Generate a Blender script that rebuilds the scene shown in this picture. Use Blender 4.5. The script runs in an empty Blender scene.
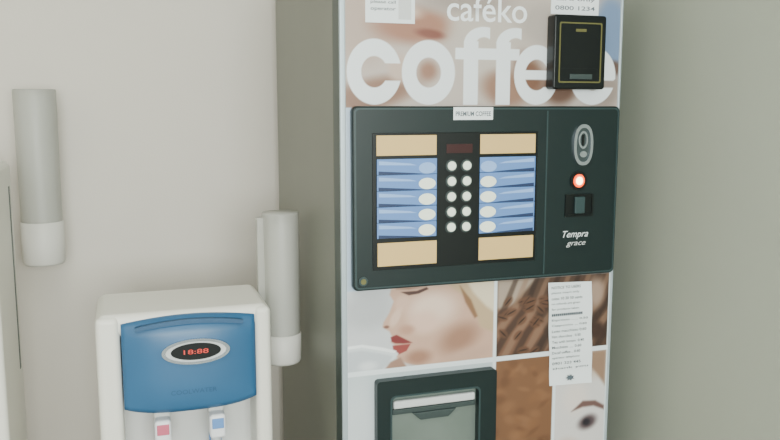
import bpy, bmesh, math, random
import numpy as np
from mathutils import Vector

# ------------------------------------------------------------ helpers
def lin(c):
    return tuple(((v/255.0)/12.92 if v/255.0<=0.04045 else (((v/255.0)+0.055)/1.055)**2.4) for v in c)
def mat(name, rgb, rough=0.5, metal=0.0, emit=None, es=0.0, noise=0.0, nscale=20.0, bump=0.0, spec=0.5):
    m=bpy.data.materials.new(name); m.use_nodes=True
    nt=m.node_tree; b=nt.nodes['Principled BSDF']
    c=lin(rgb)
    b.inputs['Base Color'].default_value=(*c,1)
    b.inputs['Roughness'].default_value=rough
    b.inputs['Metallic'].default_value=metal
    b.inputs['Specular IOR Level'].default_value=spec
    if emit:
        b.inputs['Emission Color'].default_value=(*lin(emit),1)
        b.inputs['Emission Strength'].default_value=es
    if noise>0 or bump>0:
        tc=nt.nodes.new('ShaderNodeTexCoord'); n=nt.nodes.new('ShaderNodeTexNoise')
        n.inputs['Scale'].default_value=nscale; n.inputs['Detail'].default_value=3
        nt.links.new(tc.outputs['Object'],n.inputs['Vector'])
        if noise>0:
            r=nt.nodes.new('ShaderNodeValToRGB')
            r.color_ramp.elements[0].position=.3; r.color_ramp.elements[1].position=.7
            r.color_ramp.elements[0].color=(*[x*(1-noise) for x in c],1)
            r.color_ramp.elements[1].color=(*[min(1,x*(1+noise)) for x in c],1)
            nt.links.new(n.outputs['Fac'],r.inputs['Fac']); nt.links.new(r.outputs['Color'],b.inputs['Base Color'])
        if bump>0:
            bp=nt.nodes.new('ShaderNodeBump'); bp.inputs['Strength'].default_value=bump; bp.inputs['Distance'].default_value=.002
            n2=nt.nodes.new('ShaderNodeTexNoise'); n2.inputs['Scale'].default_value=180
            nt.links.new(tc.outputs['Object'],n2.inputs['Vector'])
            nt.links.new(n2.outputs['Fac'],bp.inputs['Height']); nt.links.new(bp.outputs['Normal'],b.inputs['Normal'])
    return m
def link(o,parent=None):
    bpy.context.scene.collection.objects.link(o)
    if parent: o.parent=parent
    return o
def empty(name):
    e=bpy.data.objects.new(name,None); e.empty_display_size=.1
    return link(e)
SX=0.0   # current x shift for a sub-assembly
def mesh_obj(name,verts,faces,m,parent=None,smooth=False):
    me=bpy.data.meshes.new(name); me.from_pydata([(x+SX,y,z) for x,y,z in verts],[],faces); me.update()
    bm=bmesh.new(); bm.from_mesh(me); bmesh.ops.recalc_face_normals(bm,faces=bm.faces); bm.to_mesh(me); bm.free()
    me.materials.append(m)
    if smooth:
        for p in me.polygons: p.use_smooth=True
    return link(bpy.data.objects.new(name,me),parent)
def bevel(o,w,seg=3):
    md=o.modifiers.new('bevel','BEVEL'); md.width=w; md.segments=seg; md.limit_method='ANGLE'; md.angle_limit=.6
    for p in o.data.polygons: p.use_smooth=True
    wn=o.modifiers.new('wn','WEIGHTED_NORMAL'); wn.keep_sharp=False
def box(name,x0,x1,y0,y1,z0,z1,m,parent=None,bv=0,seg=3):
    v=[(x,y,z) for x in (x0,x1) for y in (y0,y1) for z in (z0,z1)]
    f=[(0,1,3,2),(4,6,7,5),(0,4,5,1),(2,3,7,6),(0,2,6,4),(1,5,7,3)]
    o=mesh_obj(name,v,f,m,parent)
    if bv>0: bevel(o,bv,seg)
    return o
def prism(name,pts,y0,y1,m,parent=None,bv=0,seg=2,smooth=False):
    n=len(pts)
    v=[(x,y0,z) for x,z in pts]+[(x,y1,z) for x,z in pts]
    f=[tuple(range(n)),tuple(range(2*n-1,n-1,-1))]+[(i,(i+1)%n,n+(i+1)%n,n+i) for i in range(n)]
    o=mesh_obj(name,v,f,m,parent)
    if bv>0: bevel(o,bv,seg)
    return o
def ell(cx,cz,rx,rz,n=40,a0=0,p=2.0):
    out=[]
    for i in range(n):
        a=a0+2*math.pi*i/n; c,s=math.cos(a),math.sin(a)
        out.append((cx+rx*math.copysign(abs(c)**(2/p),c),cz+rz*math.copysign(abs(s)**(2/p),s)))
    return out
def rrect(x0,x1,z0,z1,r,n=6):
    out=[]
    for cx,cz,a in ((x1-r,z1-r,0),(x0+r,z1-r,90),(x0+r,z0+r,180),(x1-r,z0+r,270)):
        for i in range(n+1):
            t=math.radians(a+90*i/n); out.append((cx+r*math.cos(t),cz+r*math.sin(t)))
    return out
def frame(name,outer,inner,y0,y1,m,parent=None):
    n=len(outer)
    v=[(x,y0,z) for x,z in outer]+[(x,y0,z) for x,z in inner]+[(x,y1,z) for x,z in outer]+[(x,y1,z) for x,z in inner]
    f=[]
    for i in range(n):
        j=(i+1)%n
        f+=[(i,j,n+j,n+i),(2*n+i,3*n+i,3*n+j,2*n+j),(i,2*n+i,2*n+j,j),(n+i,n+j,3*n+j,3*n+i)]
    return mesh_obj(name,v,f,m,parent)
def lathe(name,prof,cx,cy,m,parent=None,n=40,xs=1.0):
    v=[];f=[]
    for r,z in prof:
        for i in range(n):
            a=2*math.pi*i/n; v.append((cx+xs*r*math.cos(a),cy+r*math.sin(a),z))
    k=len(prof)
    for j in range(k-1):
        for i in range(n):
            i2=(i+1)%n; f.append((j*n+i,j*n+i2,(j+1)*n+i2,(j+1)*n+i))
    o=mesh_obj(name,v,f,m,parent,True)
    return o
def text(name,s,x0,x1,zc,y,m,parent=None,height=None,bold=0.0,rot=0.0,shear=0.0):
    cu=bpy.data.curves.new(name+'_c','FONT'); cu.body=s; cu.size=1; cu.offset=bold; cu.extrude=0.0; cu.shear=shear
    cu.align_x='CENTER'; cu.align_y='CENTER'; cu.resolution_u=4
    t=bpy.data.objects.new('tmp',cu); bpy.context.scene.collection.objects.link(t)
    bpy.context.view_layer.update()
    me=bpy.data.meshes.new_from_object(t.evaluated_get(bpy.context.evaluated_depsgraph_get()))
    bpy.data.objects.remove(t)
    xs=[v.co.x for v in me.vertices]; ys=[v.co.y for v in me.vertices]
    w=max(xs)-min(xs); h=max(ys)-min(ys); mx=(max(xs)+min(xs))/2; my=(max(ys)+min(ys))/2
    sx=(x1-x0)/w; sz=(height/h) if height else sx
    cr,sr=math.cos(rot),math.sin(rot)
    for v in me.vertices:
        a=(v.co.x-mx)*sx; b=(v.co.y-my)*sz
        v.co=((x0+x1)/2+a*cr-b*sr+SX, y, zc+a*sr+b*cr)
    me.materials.clear(); me.materials.append(m); me.name=name
    return link(bpy.data.objects.new(name,me),parent)

# ------------------------------------------------------------ materials
M_wallL=mat('wall_paint_cream',(216,210,200),.9,noise=.015,nscale=3,bump=.15,spec=.2)
M_wallR=mat('wall_paint_greygreen',(176,181,167),.9,noise=.015,nscale=3,bump=.15,spec=.2)
M_ceil=mat('ceiling_white',(225,228,225),.9)
M_floor=mat('floor_tile',(140,138,130),.5,noise=.1,nscale=8)
M_trim=mat('trim_white',(215,215,210),.6)
M_side=mat('machine_side_metal',(124,126,116),.45,.1,noise=.03,nscale=5)
M_doorE=mat('machine_door_edge',(44,60,56),.4)
M_silver=mat('machine_silver_trim',(172,186,192),.35,.3)
M_blk=mat('panel_black',(15,31,32),.38,spec=.4)
M_blk2=mat('panel_black_deep',(7,14,15),.35,spec=.35)
M_blkL=mat('panel_grey_bevel',(40,60,62),.4)
M_wh=mat('white_paper',(232,238,240),.7)
M_ink=mat('ink',(84,94,102),.8)
M_whl=mat('print_white',(236,240,244),.6)
M_prg=mat('print_grey',(205,208,208),.6)
M_cup=mat('paper_cups',(206,206,200),.7)
M_tan=mat('label_tan',(214,180,116),.5,emit=(222,185,120),es=.08)
M_blue=mat('label_blue',(92,132,192),.5,emit=(90,135,205),es=.10)
M_blueD=mat('label_blue_dark',(26,46,84),.5)
M_blueL=mat('label_blue_light',(138,174,224),.5,emit=(140,180,230),es=.10)
M_btn=mat('button_white',(236,244,228),.35,emit=(235,245,215),es=.2)
M_chr=mat('chrome',(190,200,210),.2,.9)
M_led=mat('led_core',(255,235,190),.3,emit=(255,225,160),es=10)
M_ledr=mat('led_red',(230,80,20),.3,emit=(255,75,15),es=2.2)
M_gold=mat('gold_line',(104,102,60),.4,.3)
M_red=mat('display_red',(44,10,14),.3,emit=(120,15,15),es=.05)
M_metal=mat('compartment_metal',(122,134,128),.3,.4,noise=.12,nscale=6)
M_dgrey=mat('dark_grey',(50,62,62),.4)
M_plast=mat('dispenser_white_plastic',(232,230,220),.4)
M_plast2=mat('dispenser_inner_plastic',(212,212,208),.5)
M_dblue=mat('dispenser_blue',(50,98,138),.38,noise=.08,nscale=4)
M_dblue2=mat('dispenser_blue_dark',(38,80,116),.4)
M_pink=mat('tap_hot_red',(205,100,125),.4)
M_cold=mat('tap_cold_blue',(100,145,205),.4)
M_ledr2=mat('indicator_red',(200,70,60),.3,emit=(230,50,40),es=.6)
M_ledg=mat('indicator_green',(110,130,120),.3)
M_ledw=mat('tap_white',(235,236,240),.35)
M_capW=mat('cup_holder_cap',(216,214,207),.5)
def tube_mat():
    m=bpy.data.materials.new('frosted_plastic'); m.use_nodes=True; nt=m.node_tree
    b=nt.nodes['Principled BSDF']; b.inputs['Base Color'].default_value=(*lin((192,192,184)),1); b.inputs['Roughness'].default_value=.4
    t=nt.nodes.new('ShaderNodeBsdfTransparent'); mx=nt.nodes.new('ShaderNodeMixShader'); lw=nt.nodes.new('ShaderNodeLayerWeight'); lw.inputs['Blend'].default_value=.35
    mr=nt.nodes.new('ShaderNodeMapRange'); mr.inputs['To Min'].default_value=.55; mr.inputs['To Max'].default_value=.8
    nt.links.new(lw.outputs['Facing'],mr.inputs['Value']); nt.links.new(mr.outputs['Result'],mx.inputs['Fac'])
    nt.links.new(t.outputs[0],mx.inputs[1]); nt.links.new(b.outputs[0],mx.inputs[2])
    nt.links.new(mx.outputs[0],nt.nodes['Material Output'].inputs['Surface']); return m
M_tube=tube_mat()

# ------------------------------------------------------------ room
XL,XR,YB,YF,H=-2.6,.80,.80,-3.6,2.6
box('floor',XL-.1,XR+.1,YF-.1,YB+.1,-.1,0,M_floor)
box('ceiling',XL-.1,XR+.1,YF-.1,YB+.1,H,H+.1,M_ceil)
box('wall_back',XL-.1,XR+.1,YB,YB+.1,0,H,M_wallL)
box('wall_right',XR,XR+.1,YF,YB,0,H,M_wallR)
box('wall_left',XL-.1,XL,YF,YB,0,H,M_wallL)
wx0,wx1,wz0,wz1=-1.5,.7,.9,2.35
fw=empty('wall_front')
box('pier_a',XL-.1,wx0,YF-.1,YF,0,H,M_wallL,fw); box('pier_b',wx1,XR+.1,YF-.1,YF,0,H,M_wallL,fw)
box('sill_part',wx0,wx1,YF-.1,YF,0,wz0,M_wallL,fw); box('lintel_part',wx0,wx1,YF-.1,YF,wz1,H,M_wallL,fw)
w=empty('unseen_window')  # unseen window behind the camera, widened to part-shade the wall beside the machine
frame('casing',rrect(wx0,wx1,wz0,wz1,.001,1),rrect(wx0+.06,wx1-.06,wz0+.06,wz1-.06,.001,1),YF-.08,YF-.02,M_trim,w)
box('mullion',-.43,-.37,YF-.08,YF-.02,wz0+.06,wz1-.06,M_trim,w)
box('baseboard_back',XL,XR,YB-.015,YB,0,.08,M_trim,None,.004)
box('baseboard_right',XR-.015,XR,YF,YB-.015,0,.08,M_trim,None,.004)
box('baseboard_left',XL,XL+.015,YF,YB-.015,0,.08,M_trim,None,.004)

# ------------------------------------------------------------ vending machine
vm=empty('coffee_vending_machine')
W=.665; D=.715; TOP=1.83
box('cabinet',0.003,W-.004,.065,D,.06,TOP,M_side,vm,.004)
for i,(x,y) in enumerate(((.06,.1),(.6,.1),(.06,.62),(.6,.62))):
    lathe('foot_%d'%i,[(.0,.062),(.025,.062),(.025,.0),(.0,0)],x,y,M_blk,vm,20)
box('door_gasket',.008,W-.008,.052,.07,.08,TOP-.01,M_blk2,vm)
box('door_slab',0,W,.002,.056,.08,TOP,M_doorE,vm,.004)
box('door_trim_l',0,.012,-.003,.006,.08,TOP,M_silver,vm,.002)
box('door_trim_r',W-.006,W,-.003,.004,.08,TOP,M_silver,vm,.002)

# ---- printed front sheet : colours painted per vertex on a fine grid
px0,px1,pz0,pz1=.010,W-.004,.10,1.822
st=.0016
nx=int((px1-px0)/st)+1; nz=int((pz1-.62)/st)+1
xs=np.linspace(px0,px1,nx); zs=np.linspace(.62,pz1,nz)
X,Z=np.meshgrid(xs,zs)
img=np.zeros((nz,nx,3))+np.array((206,214,216.))
def mix(mask,c):
    global img
    img=img*(1-mask[...,None])+np.array(c,float)*mask[...,None]
def rectm(x0,x1,z0,z1,s=.0008):
    return np.clip((X-x0)/s+.5,0,1)*np.clip((x1-X)/s+.5,0,1)*np.clip((Z-z0)/s+.5,0,1)*np.clip((z1-Z)/s+.5,0,1)
def sm(t): t=np.clip(t,0,1); return t*t*(3-2*t)
def polysd(A,B,pts):
    d=np.full(A.shape,1e9); inside=np.zeros(A.shape,bool); n=len(pts)
    for i in range(n):
        x1,y1=pts[i]; x2,y2=pts[(i+1)%n]
        ex,ey=x2-x1,y2-y1; wx,wy=A-x1,B-y1
        t=np.clip((wx*ex+wy*ey)/(ex*ex+ey*ey+1e-12),0,1)
        d=np.minimum(d,(wx-ex*t)**2+(wy-ey*t)**2)
        c=((y1>B)!=(y2>B))&(A<(x2-x1)*(B-y1)/((y2-y1) if y2!=y1 else 1e-9)+x1)
        inside^=c
    d=np.sqrt(d); return np.where(inside,d,-d)
class Poster:
    def __init__(s,x0,x1,ztop,zbot,w,h):
        s.m=rectm(x0,x1,zbot,ztop); s.A=(X-x0)/(x1-x0)*w; s.B=(ztop-Z)/(ztop-zbot)*h
    def fill(s,c): mix(s.m,c)
    def poly(s,pts,c,soft=1.5,op=1):
        mix(s.m*op*sm(polysd(s.A,s.B,pts)/soft+.5),c)
    def blob(s,ca,cb,ra,rb,c,soft=.5,rot=0,op=1):
        r=math.radians(rot); a=s.A-ca; b=s.B-cb
        u=(a*math.cos(r)+b*math.sin(r))/ra; v=(-a*math.sin(r)+b*math.cos(r))/rb
        d=np.sqrt(u*u+v*v); mix(s.m*op*sm((1-d)/soft),c)

T=Poster(.012,.659,1.822,1.500,272,160)
T.fill((180,168,160))
T.blob(15,75,40,60,(170,150,138),.6)
T.blob(62,76,52,26,(150,106,86),.6)
T.blob(45,60,34,12,(200,176,160),.6,10)
T.blob(78,84,20,7,(116,66,54),.7,8)
T.blob(25,146,60,22,(128,94,76),.6,-15)
T.blob(50,120,16,20,(186,164,150),.6)
T.blob(76,122,14,16,(140,102,84),.8)
T.blob(130,80,44,60,(184,174,164),.6)
T.blob(152,140,34,26,(138,104,86),.6,20)
T.blob(176,126,22,36,(110,76,58),.7,-20)
T.blob(190,70,36,30,(166,156,148),.6)
T.blob(208,140,26,24,(96,70,58),.6)
T.blob(262,80,26,60,(108,130,162),.5)
T.blob(255,140,30,30,(140,126,118),.6)
T.blob(266,116,12,12,(90,70,62),.6)
T.blob(112,50,70,20,(150,138,130),.8)
LW=(224,230,234)
def ring(cx,cz,rx,rz,wd,cut=None,bar=False,col=LW):
    u=(X-cx)/rx; v=(Z-cz)/rz; d=np.sqrt(u*u+v*v)
    g=np.abs(d-(1-wd/2/((rx+rz)/2)))*(rx+rz)/2
    m=np.clip((wd/2-g)/.0015+.5,0,1)
    if cut: m=m*(1-rectm(*cut))
    if bar: m=np.maximum(m,rectm(cx-rx*.85,cx+rx*.93,cz-.010,cz+.010))
    mix(m,col)
zc=1.573
ring(.074,zc,.059,.067,.033,(.085,.15,zc-.018,zc+.018))
ring(.194,zc,.060,.067,.034)
ring(.449,zc-.002,.055,.065,.029,(.449,.52,zc-.028,zc-.010),True)
ring(.592,zc-.002,.059,.065,.031,(.592,.66,zc-.028,zc-.010),True)
for sx in (.274,.350):
    mix(rectm(sx,sx+.034,1.506,1.640),LW)
    mix(rectm(sx-.020,sx+.056,1.602,1.626),LW)
    d=np.sqrt(((X-(sx+.047))/.047)**2+((Z-1.635)/.036)**2)
    mh=np.clip((.30-np.abs(d-.70))/.04+.5,0,1)*(Z>1.635)*(X<sx+.060)
    mix(mh,LW)

mix(rectm(.010,.66,1.113,1.500),(170,188,206))
F=Poster(.012,.355,1.113,.935,148,83)
F.fill((196,198,202))
F.blob(20,20,40,30,(176,178,182),.7)
F.poly([(44,-5),(41,6),(45,13),(41,24),(35,34),(34,39),(41,44),(43,49),(46,51),(42,55),(47,60),(44,66),(50,74),(58,79),(74,84),(150,90),(150,-5)],(192,156,136),2.5)
F.blob(84,24,36,26,(220,194,178),.7)
F.blob(76,38,22,18,(214,180,162),.7)
F.blob(54,16,10,12,(202,168,150),.6)
F.blob(47,30,6,14,(208,178,160),.6,25)
F.blob(58,44,12,8,(176,136,116),.8)
F.blob(112,58,34,22,(150,112,92),.8,-25)
F.blob(70,74,20,12,(152,112,92),.8)
F.blob(120,78,40,12,(184,150,132),.8,-10)
F.poly([(96,-4),(104,4),(118,14),(128,30),(134,48),(150,56),(150,-4)],(180,156,124),5)
F.poly([(118,-4),(126,10),(140,26),(150,34),(150,-4)],(216,202,176),5)
F.poly([(112,2),(124,18),(131,36),(128,38),(118,20)],(126,92,66),3)
F.poly([(52,4),(60,8),(70,7),(80,3),(78,1),(68,4),(60,4)],(70,46,42),1.6)
F.poly([(44,-3),(66,-3),(78,0),(60,2),(48,1)],(140,104,86),3)
F.blob(38,39,4,2.4,(116,80,68),.7)
F.poly([(42,50),(48,48),(56,53),(64,58),(55,58),(47,57),(43,55)],(116,44,46),1.5)
F.poly([(44,59),(52,59),(62,59),(58,66),(50,69),(45,66)],(138,60,58),1.5)
# the cup lifted to the lips
F.poly([(-4,56),(14,55),(34,60),(46,64),(50,68),(44,76),(36,86),(-4,86)],(206,212,216),2)
F.poly([(-4,62),(14,61),(32,66),(44,70),(40,78),(30,86),(-4,86)],(186,192,198),3)
F.poly([(-4,56),(14,55),(34,60),(48,65),(46,67),(32,63),(14,58),(-4,59)],(234,238,240),1.2)
F.blob(20,78,14,8,(214,218,222),.8)
F.poly([(34,86),(42,76),(52,72),(60,86)],(150,116,100),3)
B=Poster(.363,.655,1.113,.935,118,80)
B.fill((74,54,44))
B.poly([(0,0),(40,0),(22,20),(0,44)],(158,142,128),6)
B.poly([(0,30),(20,26),(44,40),(50,60),(30,80),(0,80)],(104,74,58),6)
for k in range(13):
    o=k*11-30
    B.poly([(o,84),(o+14,56),(o+34,30),(o+48,-4),(o+53,-4),(o+40,32),(o+20,60),(o+7,84)],(134,104,84) if k%2 else (42,28,24),3,.6)
random.seed(9)
for k in range(26):
    ca,cb=random.uniform(0,56),random.uniform(22,80); ro=random.uniform(-60,60)
    B.blob(ca,cb,8,5,(92,62,46),.5,ro,.8); B.blob(ca,cb,7,1.2,(34,22,18),.6,ro,.8)
B.blob(104,20,14,24,(154,130,114),.7); B.blob(106,62,12,14,(56,38,32),.6)
R1=Poster(.363,.512,.925,.62,60,118)
R1.fill((112,78,54))
for k in range(60):
    ca,cb=random.uniform(0,60),random.uniform(0,118); R1.blob(ca,cb,random.uniform(5,14),random.uniform(3,8),random.choice([(130,92,64),(96,64,44),(122,84,56)]),.8,random.uniform(-40,40),.6)
R2=Poster(.520,.655,.925,.62,54,118)
R2.fill((206,202,200))
R2.blob(40,10,34,22,(190,174,162),.6); R2.poly([(28,0),(54,0),(54,34),(44,22),(34,12)],(140,112,92),5)
R2.blob(22,44,20,22,(216,206,200),.7)
R2.poly([(18,56),(30,47),(44,48),(54,54),(54,58),(42,53),(30,53)],(100,74,70),3)
R2.blob(36,68,15,10,(74,60,64),.7,-15); R2.blob(35,68,6,5,(34,30,38),.7)
R2.blob(14,96,20,20,(198,174,160),.7); R2.poly([(0,82),(14,90),(26,108),(26,118),(0,118)],(110,86,80),4)
L=Poster(.012,.355,.925,.62,148,142)
L.fill((184,196,200)); L.blob(10,50,30,70,(200,208,212),.8)
for r in ((.010,.661,.925,.936),(.355,.363,.62,1.113),(.512,.520,.62,.925),(.010,.013,.62,1.5)):
    mix(rectm(*r),(222,230,234))
me=bpy.data.meshes.new('printed_front')
n=nx*nz
co=np.zeros((n,3)); co[:,0]=X.ravel(); co[:,2]=Z.ravel(); co[:,1]=-.0005
idx=np.arange(n).reshape(nz,nx)
q=np.stack([idx[:-1,:-1],idx[:-1,1:],idx[1:,1:],idx[1:,:-1]],-1).reshape(-1,4)
me.vertices.add(n); me.vertices.foreach_set('co',co.ravel())
me.loops.add(q.size); me.loops.foreach_set('vertex_index',q.ravel().astype(np.int32))
me.polygons.add(len(q)); me.polygons.foreach_set('loop_start',np.arange(0,q.size,4,dtype=np.int32))
me.update(calc_edges=True)
a=me.color_attributes.new('print','FLOAT_COLOR','POINT')
c=np.clip(img.reshape(-1,3)/255,0,1); c=np.where(c<=.04045,c/12.92,((c+.055)/1.055)**2.4)
a.data.foreach_set('color',np.concatenate([c,np.ones((n,1))],1).ravel())
pm=bpy.data.materials.new('printed_vinyl'); pm.use_nodes=True
nt=pm.node_tree; at=nt.nodes.new('ShaderNodeAttribute'); at.attribute_name='print'
nt.links.new(at.outputs['Color'],nt.nodes['Principled BSDF'].inputs['Base Color']); nt.nodes['Principled BSDF'].inputs['Roughness'].default_value=.4
me.materials.append(pm); link(bpy.data.objects.new('printed_front',me),vm)
box('kick_print',px0,px1,-.0005,.003,.10,.62,M_side,vm)

text('brand_text','caféko',.234,.422,1.708,-.0012,M_whl,vm,height=.054,bold=.008)

# control panel
SX=-.007
prism('control_panel',rrect(.028,.662,1.117,1.503,.012),-.020,.0,M_blk,vm,.004)
frame('panel_rim',rrect(.032,.658,1.121,1.499,.010),rrect(.035,.655,1.124,1.496,.008),-.0210,-.0195,M_blkL,vm)
box('panel_divider',.474,.477,-.0209,-.0195,1.127,1.493,M_blkL,vm)
box('selection_field',.070,.452,-.0225,-.0195,1.160,1.448,M_blk2,vm,.001)
def label(nm,x0,x1,z0,z1,m): return box(nm,x0,x1,-.0245,-.0222,z0,z1,m,vm,.0008)
label('tan_tl',.078,.211,1.401,1.443,M_tan); label('tan_tr',.312,.445,1.401,1.443,M_tan)
label('tan_bl',.080,.213,1.168,1.218,M_tan); label('tan_br',.312,.445,1.168,1.218,M_tan)
for i in range(5):
    zt=1.394-i*.0335
    zc2=1.377-i*.033
    for side,(xa,xb) in enumerate(((.079,.212),(.312,.446))):
        label('drink_%d_%d'%(side,i),xa,xb,zt-.0325,zt,M_blue)
        if side==0:
            prism('wedge_%d_%d'%(side,i),[(xa+.003,zt-.025),(xb-.05,zt-.030),(xb-.03,zt-.0318),(xa+.003,zt-.0324)],-.0249,-.0240,M_blueD,vm)
            prism('swoosh_%d_%d'%(side,i),[(xa+.004,zt-.004),(xb-.06,zt-.010),(xb-.045,zt-.014),(xa+.004,zt-.012)],-.0249,-.0240,M_blueL,vm)
            prism('oval_%d_%d'%(side,i),ell(xb-.022,zc2-.003,.019,.012,24),-.0255,-.0240,M_blueL if i==0 else M_btn,vm)
        else:
            prism('wedge_%d_%d'%(side,i),[(xa+.05,zt-.030),(xb-.003,zt-.025),(xb-.003,zt-.0324),(xa+.03,zt-.0318)],-.0249,-.0240,M_blueD,vm)
            prism('swoosh_%d_%d'%(side,i),[(xa+.06,zt-.010),(xb-.004,zt-.004),(xb-.004,zt-.012),(xa+.045,zt-.014)],-.0249,-.0240,M_blueL,vm)
            prism('oval_%d_%d'%(side,i),ell(xa+.020,zc2-.003,.019,.012,24),-.0255,-.0240,M_blueL if i==0 else M_btn,vm)
    for j,bx in enumerate((.2455,.2805)):
        prism('button_ring_%d_%d'%(i,j),ell(bx,zc2,.0130,.0130,24),-.0245,-.0220,M_dgrey,vm)
        prism('button_%d_%d'%(i,j),ell(bx,zc2,.0098,.0098,24),-.029,-.0240,M_btn,vm,.002)
box('display_window',.234,.294,-.0235,-.0220,1.404,1.423,M_red,vm)
box('panel_label',.250,.342,-.0212,-.0200,1.474,1.501,M_wh,vm); text('panel_label_text','PREMIUM COFFEE',.255,.337,1.487,-.0214,M_ink,vm,height=.010,bold=.02)
frame('coin_ring',ell(.565,1.417,.0245,.046,40,p=2.4),ell(.565,1.417,.018,.038,40,p=2.4),-.027,-.019,M_chr,vm)
prism('coin_plate',ell(.565,1.417,.018,.038,40,p=2.4),-.0225,-.019,M_dgrey,vm)
frame('coin_inner_ring',ell(.565,1.428,.012,.020,30),ell(.565,1.428,.008,.015,30),-.025,-.0222,M_chr,vm)
box('coin_slot',.5625,.5675,-.0255,-.0220,1.416,1.440,M_blk2,vm)
prism('return_button',ell(.565,1.396,.009,.007,24),-.027,-.0222,M_chr,vm)
prism('led_bezel',ell(.558,1.336,.022,.022,32),-.0225,-.0195,M_blk2,vm)
prism('led_halo',ell(.558,1.336,.014,.015,32),-.0245,-.0222,M_ledr,vm)
prism('led_dot',ell(.558,1.336,.008,.009,24),-.0265,-.0243,M_led,vm)
frame('slot_frame',rrect(.525,.598,1.254,1.306,.004),rrect(.530,.593,1.259,1.301,.003),-.0235,-.0195,M_blk2,vm)
box('slot_cavity',.530,.593,-.021,-.0197,1.259,1.301,M_blk2,vm)
box('slot_bill',.548,.573,-.0275,-.0210,1.262,1.300,M_blkL,vm,.001)
text('model_text','Tempra',.522,.588,1.212,-.0206,M_wh,vm,height=.020,bold=.0,shear=.35)
text('model_text2','grace',.532,.582,1.190,-.0206,M_prg,vm,height=.012,shear=.35)
prism('lock_ring',ell(.049,1.138,.010,.010,28),-.023,-.0195,M_blkL,vm,.001); prism('lock_core',ell(.049,1.138,.006,.006,20),-.0245,-.0225,M_gold,vm)
# card reader
SX=-.010
prism('card_reader',rrect(.482,.612,1.540,1.700,.006),-.034,.0,M_blk2,vm,.004)
frame('reader_line',rrect(.494,.600,1.554,1.684,.004),rrect(.497,.597,1.557,1.681,.003),-.0352,-.0335,M_gold,vm)
box('reader_window',.498,.596,-.0348,-.0335,1.585,1.680,M_blk2,vm)
box('reader_tab',.522,.578,-.0360,-.0335,1.562,1.573,M_dgrey,vm,.001)
box('reader_logo',.534,.560,-.0356,-.0345,1.664,1.670,M_gold,vm)
SX=0
box('label_above_reader',.480,.600,-.0018,-.0006,1.704,1.765,M_wh,vm)
for i in range(3): text('lar_%d'%i,['NO CHANGE','card only','0800 1234'][i],.490,.590,1.754-i*.018,-.0021,M_ink,vm,height=.009,bold=.01)
box('label_corner',.055,.162,-.0018,-.0006,1.672,1.765,M_wh,vm)
text('lc_0','SERVICE',.062,.152,1.752,-.0021,M_ink,vm,height=.012,bold=.02)
for i in range(3): text('lc_t%d'%i,['tel. 0901 223','please call','operator'][i],.066,.120,1.727-i*.014,-.0021,M_ink,vm,height=.008,bold=.01)
box('lc_pic',.126,.154,-.0021,-.0017,1.680,1.735,M_prg,vm)

# paper notice
random.seed(4)
nn=14
vs=[];fs=[]
for j in range(nn+1):
    z=1.100-j*.248/nn
    for i in range(5):
        x=.492+.114*i/4+.010*(1.1-z)/.25
        vs.append((x,-.0022-.0025*math.sin(j/nn*math.pi*2.2)**2-.0012*(i==4),z-.001*(i)))
for j in range(nn):
    for i in range(4):
        fs.append((j*5+i,j*5+i+1,(j+1)*5+i+1,(j+1)*5+i))
mesh_obj('paper_notice',vs,fs,M_wh,vm,True)
lines=['NOTICE TO USERS','please insert only','coins 10 20 50 cents','no refunds are given','for products taken','----------------','Espresso ...... 0.50','Cappuccino .... 0.60','Latte macchiato 0.60','Hot chocolate . 0.50','Tea with lemon  0.40','Macchiato ..... 0.60','Decaf coffee .. 0.60','operator telephone','0901 223 445','thank you']
for i,s in enumerate(lines):
    z=1.088-i*.0130; dx=.010*(1.1-z)/.25; wv=.070+.028*random.random()
    text('notice_line_%d'%i,s,.498+dx,.498+dx+wv,z,-.0068,M_ink,vm,height=.0062,bold=.004 if len(s)!=16 else 0)
prism('notice_stamp',[(.555+.012*math.cos(t)*(.6+.4*(k%2)),.868+.008*math.sin(t)*(.6+.4*(k%2))) for k,t in enumerate([2*math.pi*i/14 for i in range(14)])],-.0068,-.0066,M_ink,vm)

# dispensing compartment
SX=-.006
cx0,cx1,cz0,cz1=.078,.362,.600,.915
ix0,ix1,iz0,iz1=.112,.318,.640,.876
frame('compartment_bezel',rrect(cx0,cx1,cz0,cz1,.008),rrect(ix0,ix1,iz0,iz1,.010),-.022,.0,M_blk,vm)
frame('compartment_rim',rrect(ix0-.004,ix1+.004,iz0-.004,iz1+.004,.012),rrect(ix0,ix1,iz0,iz1,.010),-.0230,-.0215,M_blkL,vm)
box('compartment_back',ix0-.004,ix1+.004,-.004,-.0012,iz0-.004,iz1+.004,M_metal,vm)
box('nozzle_cover',ix0+.006,ix1-.006,-.016,-.0035,iz1-.030,iz1-.012,M_prg,vm,.004)
box('nozzle_shelf',ix0+.004,ix1-.004,-.012,-.0035,iz1-.044,iz1-.032,M_dgrey,vm,.002)
prism('nozzle_lip',[(ix0+.05,iz1-.044),(ix1-.05,iz1-.044),(ix1-.07,iz1-.062),(ix0+.07,iz1-.062)],-.014,-.0035,M_dgrey,vm,.002)
box('cup_pedestal',.15,.28,-.018,-.003,.642,.660,M_dgrey,vm,.002)
SX=0

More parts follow.
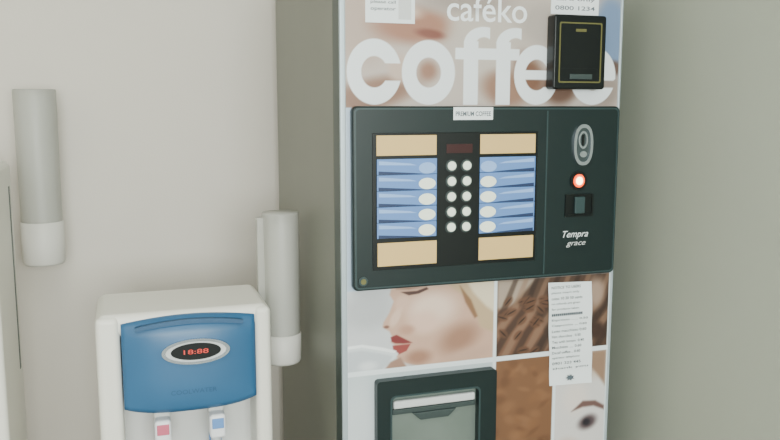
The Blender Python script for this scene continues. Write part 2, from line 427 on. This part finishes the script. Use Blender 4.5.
# ------------------------------------------------------------ water dispenser
def dispenser(x0,x1,y0,y1,top,front=True):
    g=empty('water_dispenser')
    box('side_l',x0,x0+.050,y0,y1,0.0,top-.004,M_plast,g,.014,4)
    box('side_r',x1-.038,x1,y0,y1,0.0,top-.004,M_plast,g,.014,4)
    box('top_cover',x0+.004,x1-.004,y0+.006,y1,top-.05,top,M_plast,g,.016,4)
    box('recess_back',x0+.03,x1-.03,y0+.10,y1-.004,.58,top-.03,M_plast2,g)
    box('lower_door',x0+.03,x1-.03,y0+.006,y1-.004,.03,.60,M_plast,g,.008)
    box('drip_tray',x0+.05,x1-.045,y0-.01,y0+.11,.600,.622,M_dblue2,g,.006)
    box('side_seam',x1-.004,x1+.0012,y1-.06,y1-.045,top-.50,top-.06,M_dgrey,g)
    fx0,fx1=x0+.052,x1-.038; cx=(fx0+fx1)/2; hw=(fx1-fx0)/2
    nu,nv=28,18; vs=[];fs=[]
    for j in range(nv+1):
        t=j/nv
        for i in range(nu+1):
            s=i/nu*2-1
            zt=top-.020+.012*(1-s*s); zb=top-.216+.010*s*s*s*s-.004*(1-s*s)
            z=zt+(zb-zt)*t
            bulge=.026*(1-abs(s)**2.6)*(1-abs(2*t-1)**4*.55)+.010
            if t<.1: bulge*= .55+4.5*t
            vs.append((cx+hw*s,y0+.004-bulge,z))
    k=len(vs)
    for j in range(nv+1):
        for i in range(nu+1):
            x,y,z=vs[j*(nu+1)+i]; vs.append((x,y0+.05,z))
    w1=nu+1
    for j in range(nv):
        for i in range(nu):
            a=j*w1+i; fs.append((a,a+1,a+1+w1,a+w1)); fs.append((k+a,k+a+w1,k+a+1+w1,k+a+1))
    for j in range(nv):
        for a in (j*w1,j*w1+nu): fs.append((a,a+w1,k+a+w1,k+a))
    for i in range(nu):
        for a in (i,nv*w1+i): fs.append((a,a+1,k+a+1,k+a))
    mesh_obj('blue_facia',vs,fs,M_dblue,g,True)
    bz=top-.082; by=y0-.038
    prism('upper_band',[(cx-hw*.80+hw*1.6*i/16,top-.024+.011*(1-(i/8-1)**2)) for i in range(17)]+[(cx+hw*.80-hw*1.6*i/16,top-.032+.009*(1-(i/8-1)**2)) for i in range(17)],y0-.026,y0,M_dblue2,g)
    frame('badge_ring',ell(cx+.010,bz,.072,.028,48),ell(cx+.010,bz,.064,.0225,48),by,by+.03,M_chr,g)
    prism('badge_plate',ell(cx+.010,bz,.064,.0225,48),by+.003,by+.02,M_prg,g)
    prism('badge_window',ell(cx+.010,bz,.053,.0185,40),by+.001,by+.004,M_blk2,g)
    text('badge_readout','18:88',cx-.016,cx+.036,bz,by+.0005,M_ledr2,g,height=.010)
    text('facia_text','COOLWATER',cx-.045,cx+.052,top-.172,by+.0065,M_dblue2,g,height=.010)
    for nm,xx,m in (('hot',x0+.130,M_pink),('cold',x0+.248,M_cold)):
        box('tap_body_'+nm,xx-.018,xx+.018,y0+.02,y0+.12,top-.250,top-.226,M_plast2,g,.006)
        box('tap_lever_'+nm,xx-.018,xx+.018,y0-.012,y0+.03,top-.296,top-.240,M_ledw,g,.008)
        box('tap_mark_'+nm,xx-.013,xx+.013,y0-.0135,y0-.010,top-.272,top-.248,m,g,.003)
        lathe('tap_spout_'+nm,[(0,top-.26),(.013,top-.26),(.011,top-.330),(.007,top-.330)],xx,y0+.045,M_ledw,g,20)
        box('tap_paddle_'+nm,xx-.014,xx+.014,y0+.058,y0+.066,top-.40,top-.30,m,g,.003)
    return g
dispenser(-.498,-.124,.15,.385,1.062)
dispenser(-1.05,-.682,.20,.50,1.378)

# ------------------------------------------------------------ cup dispensers
def cups(cx,cy,zt,zb,hc,r,arm):
    g=empty('cup_dispenser')
    lathe('tube',[(r*.98,zt),(r,zt-.004),(r*.97,zb+hc)],cx,cy,M_tube,g,48)
    lathe('tube_lid',[(0,zt+.001),(r*.98,zt+.001),(r*1.0,zt-.006)],cx,cy,M_tube,g,48)
    lathe('collar',[(r*.96,zb+hc),(r*1.03,zb+hc-.002),(r*1.0,zb+.006),(r*.93,zb),(r*.70,zb),(r*.70,zb+.02)],cx,cy,M_capW,g,48)
    pr=[]
    z=zb+.01
    while z<zt-.03:
        pr+= [(r*.76,z),(r*.84,z+.018),(r*.86,z+.020)]; z+=.022
    lathe('cup_stack',[(0,zb+.01)]+pr,cx,cy,M_cup,g,32)
    (x0,x1,y0,y1)=arm
    box('mount_plate',x0,x1,y0,y1,zb+.01,zt-.01,M_tube,g,.002)
    return g
cups(-.638,.700,1.546,1.085,.115,.053,(-.674,-.602,.752,.798))
cups(-.062,.350,1.243,.862,.075,.046,(-.122,-.100,.338,.362))

# ------------------------------------------------------------ lights
def area(name,loc,rot,sx,sy,e,col):
    l=bpy.data.lights.new(name,'AREA'); l.shape='RECTANGLE'; l.size=sx; l.size_y=sy; l.energy=e; l.color=col
    o=bpy.data.objects.new(name,l); o.location=loc; o.rotation_euler=rot; return link(o)
area('unseen_window_light',(-.4,YF-.05,1.62),(math.radians(90),0,0),2.1,1.35,165,(.95,1.0,.965))  # main light, added in the unseen window opening behind the camera
area('ceiling_fill',(-.7,-1.2,H-.02),(0,0,0),.9,.9,16,(1,.99,.93))  # weak fill light added under the ceiling, not a room fitting
wd=bpy.data.worlds.new('world'); bpy.context.scene.world=wd; wd.use_nodes=True
wd.node_tree.nodes['Background'].inputs[0].default_value=(.75,.82,.85,1); wd.node_tree.nodes['Background'].inputs[1].default_value=1.0

# ------------------------------------------------------------ camera
cam=bpy.data.cameras.new('camera'); cam.sensor_width=36; cam.lens=36*800/780; cam.clip_start=.02
co_=bpy.data.objects.new('camera',cam); co_.location=(-.424,-1.6,1.5)
co_.rotation_euler=(math.radians(90-8),0,math.radians(-18.4)); link(co_)
bpy.context.scene.camera=co_
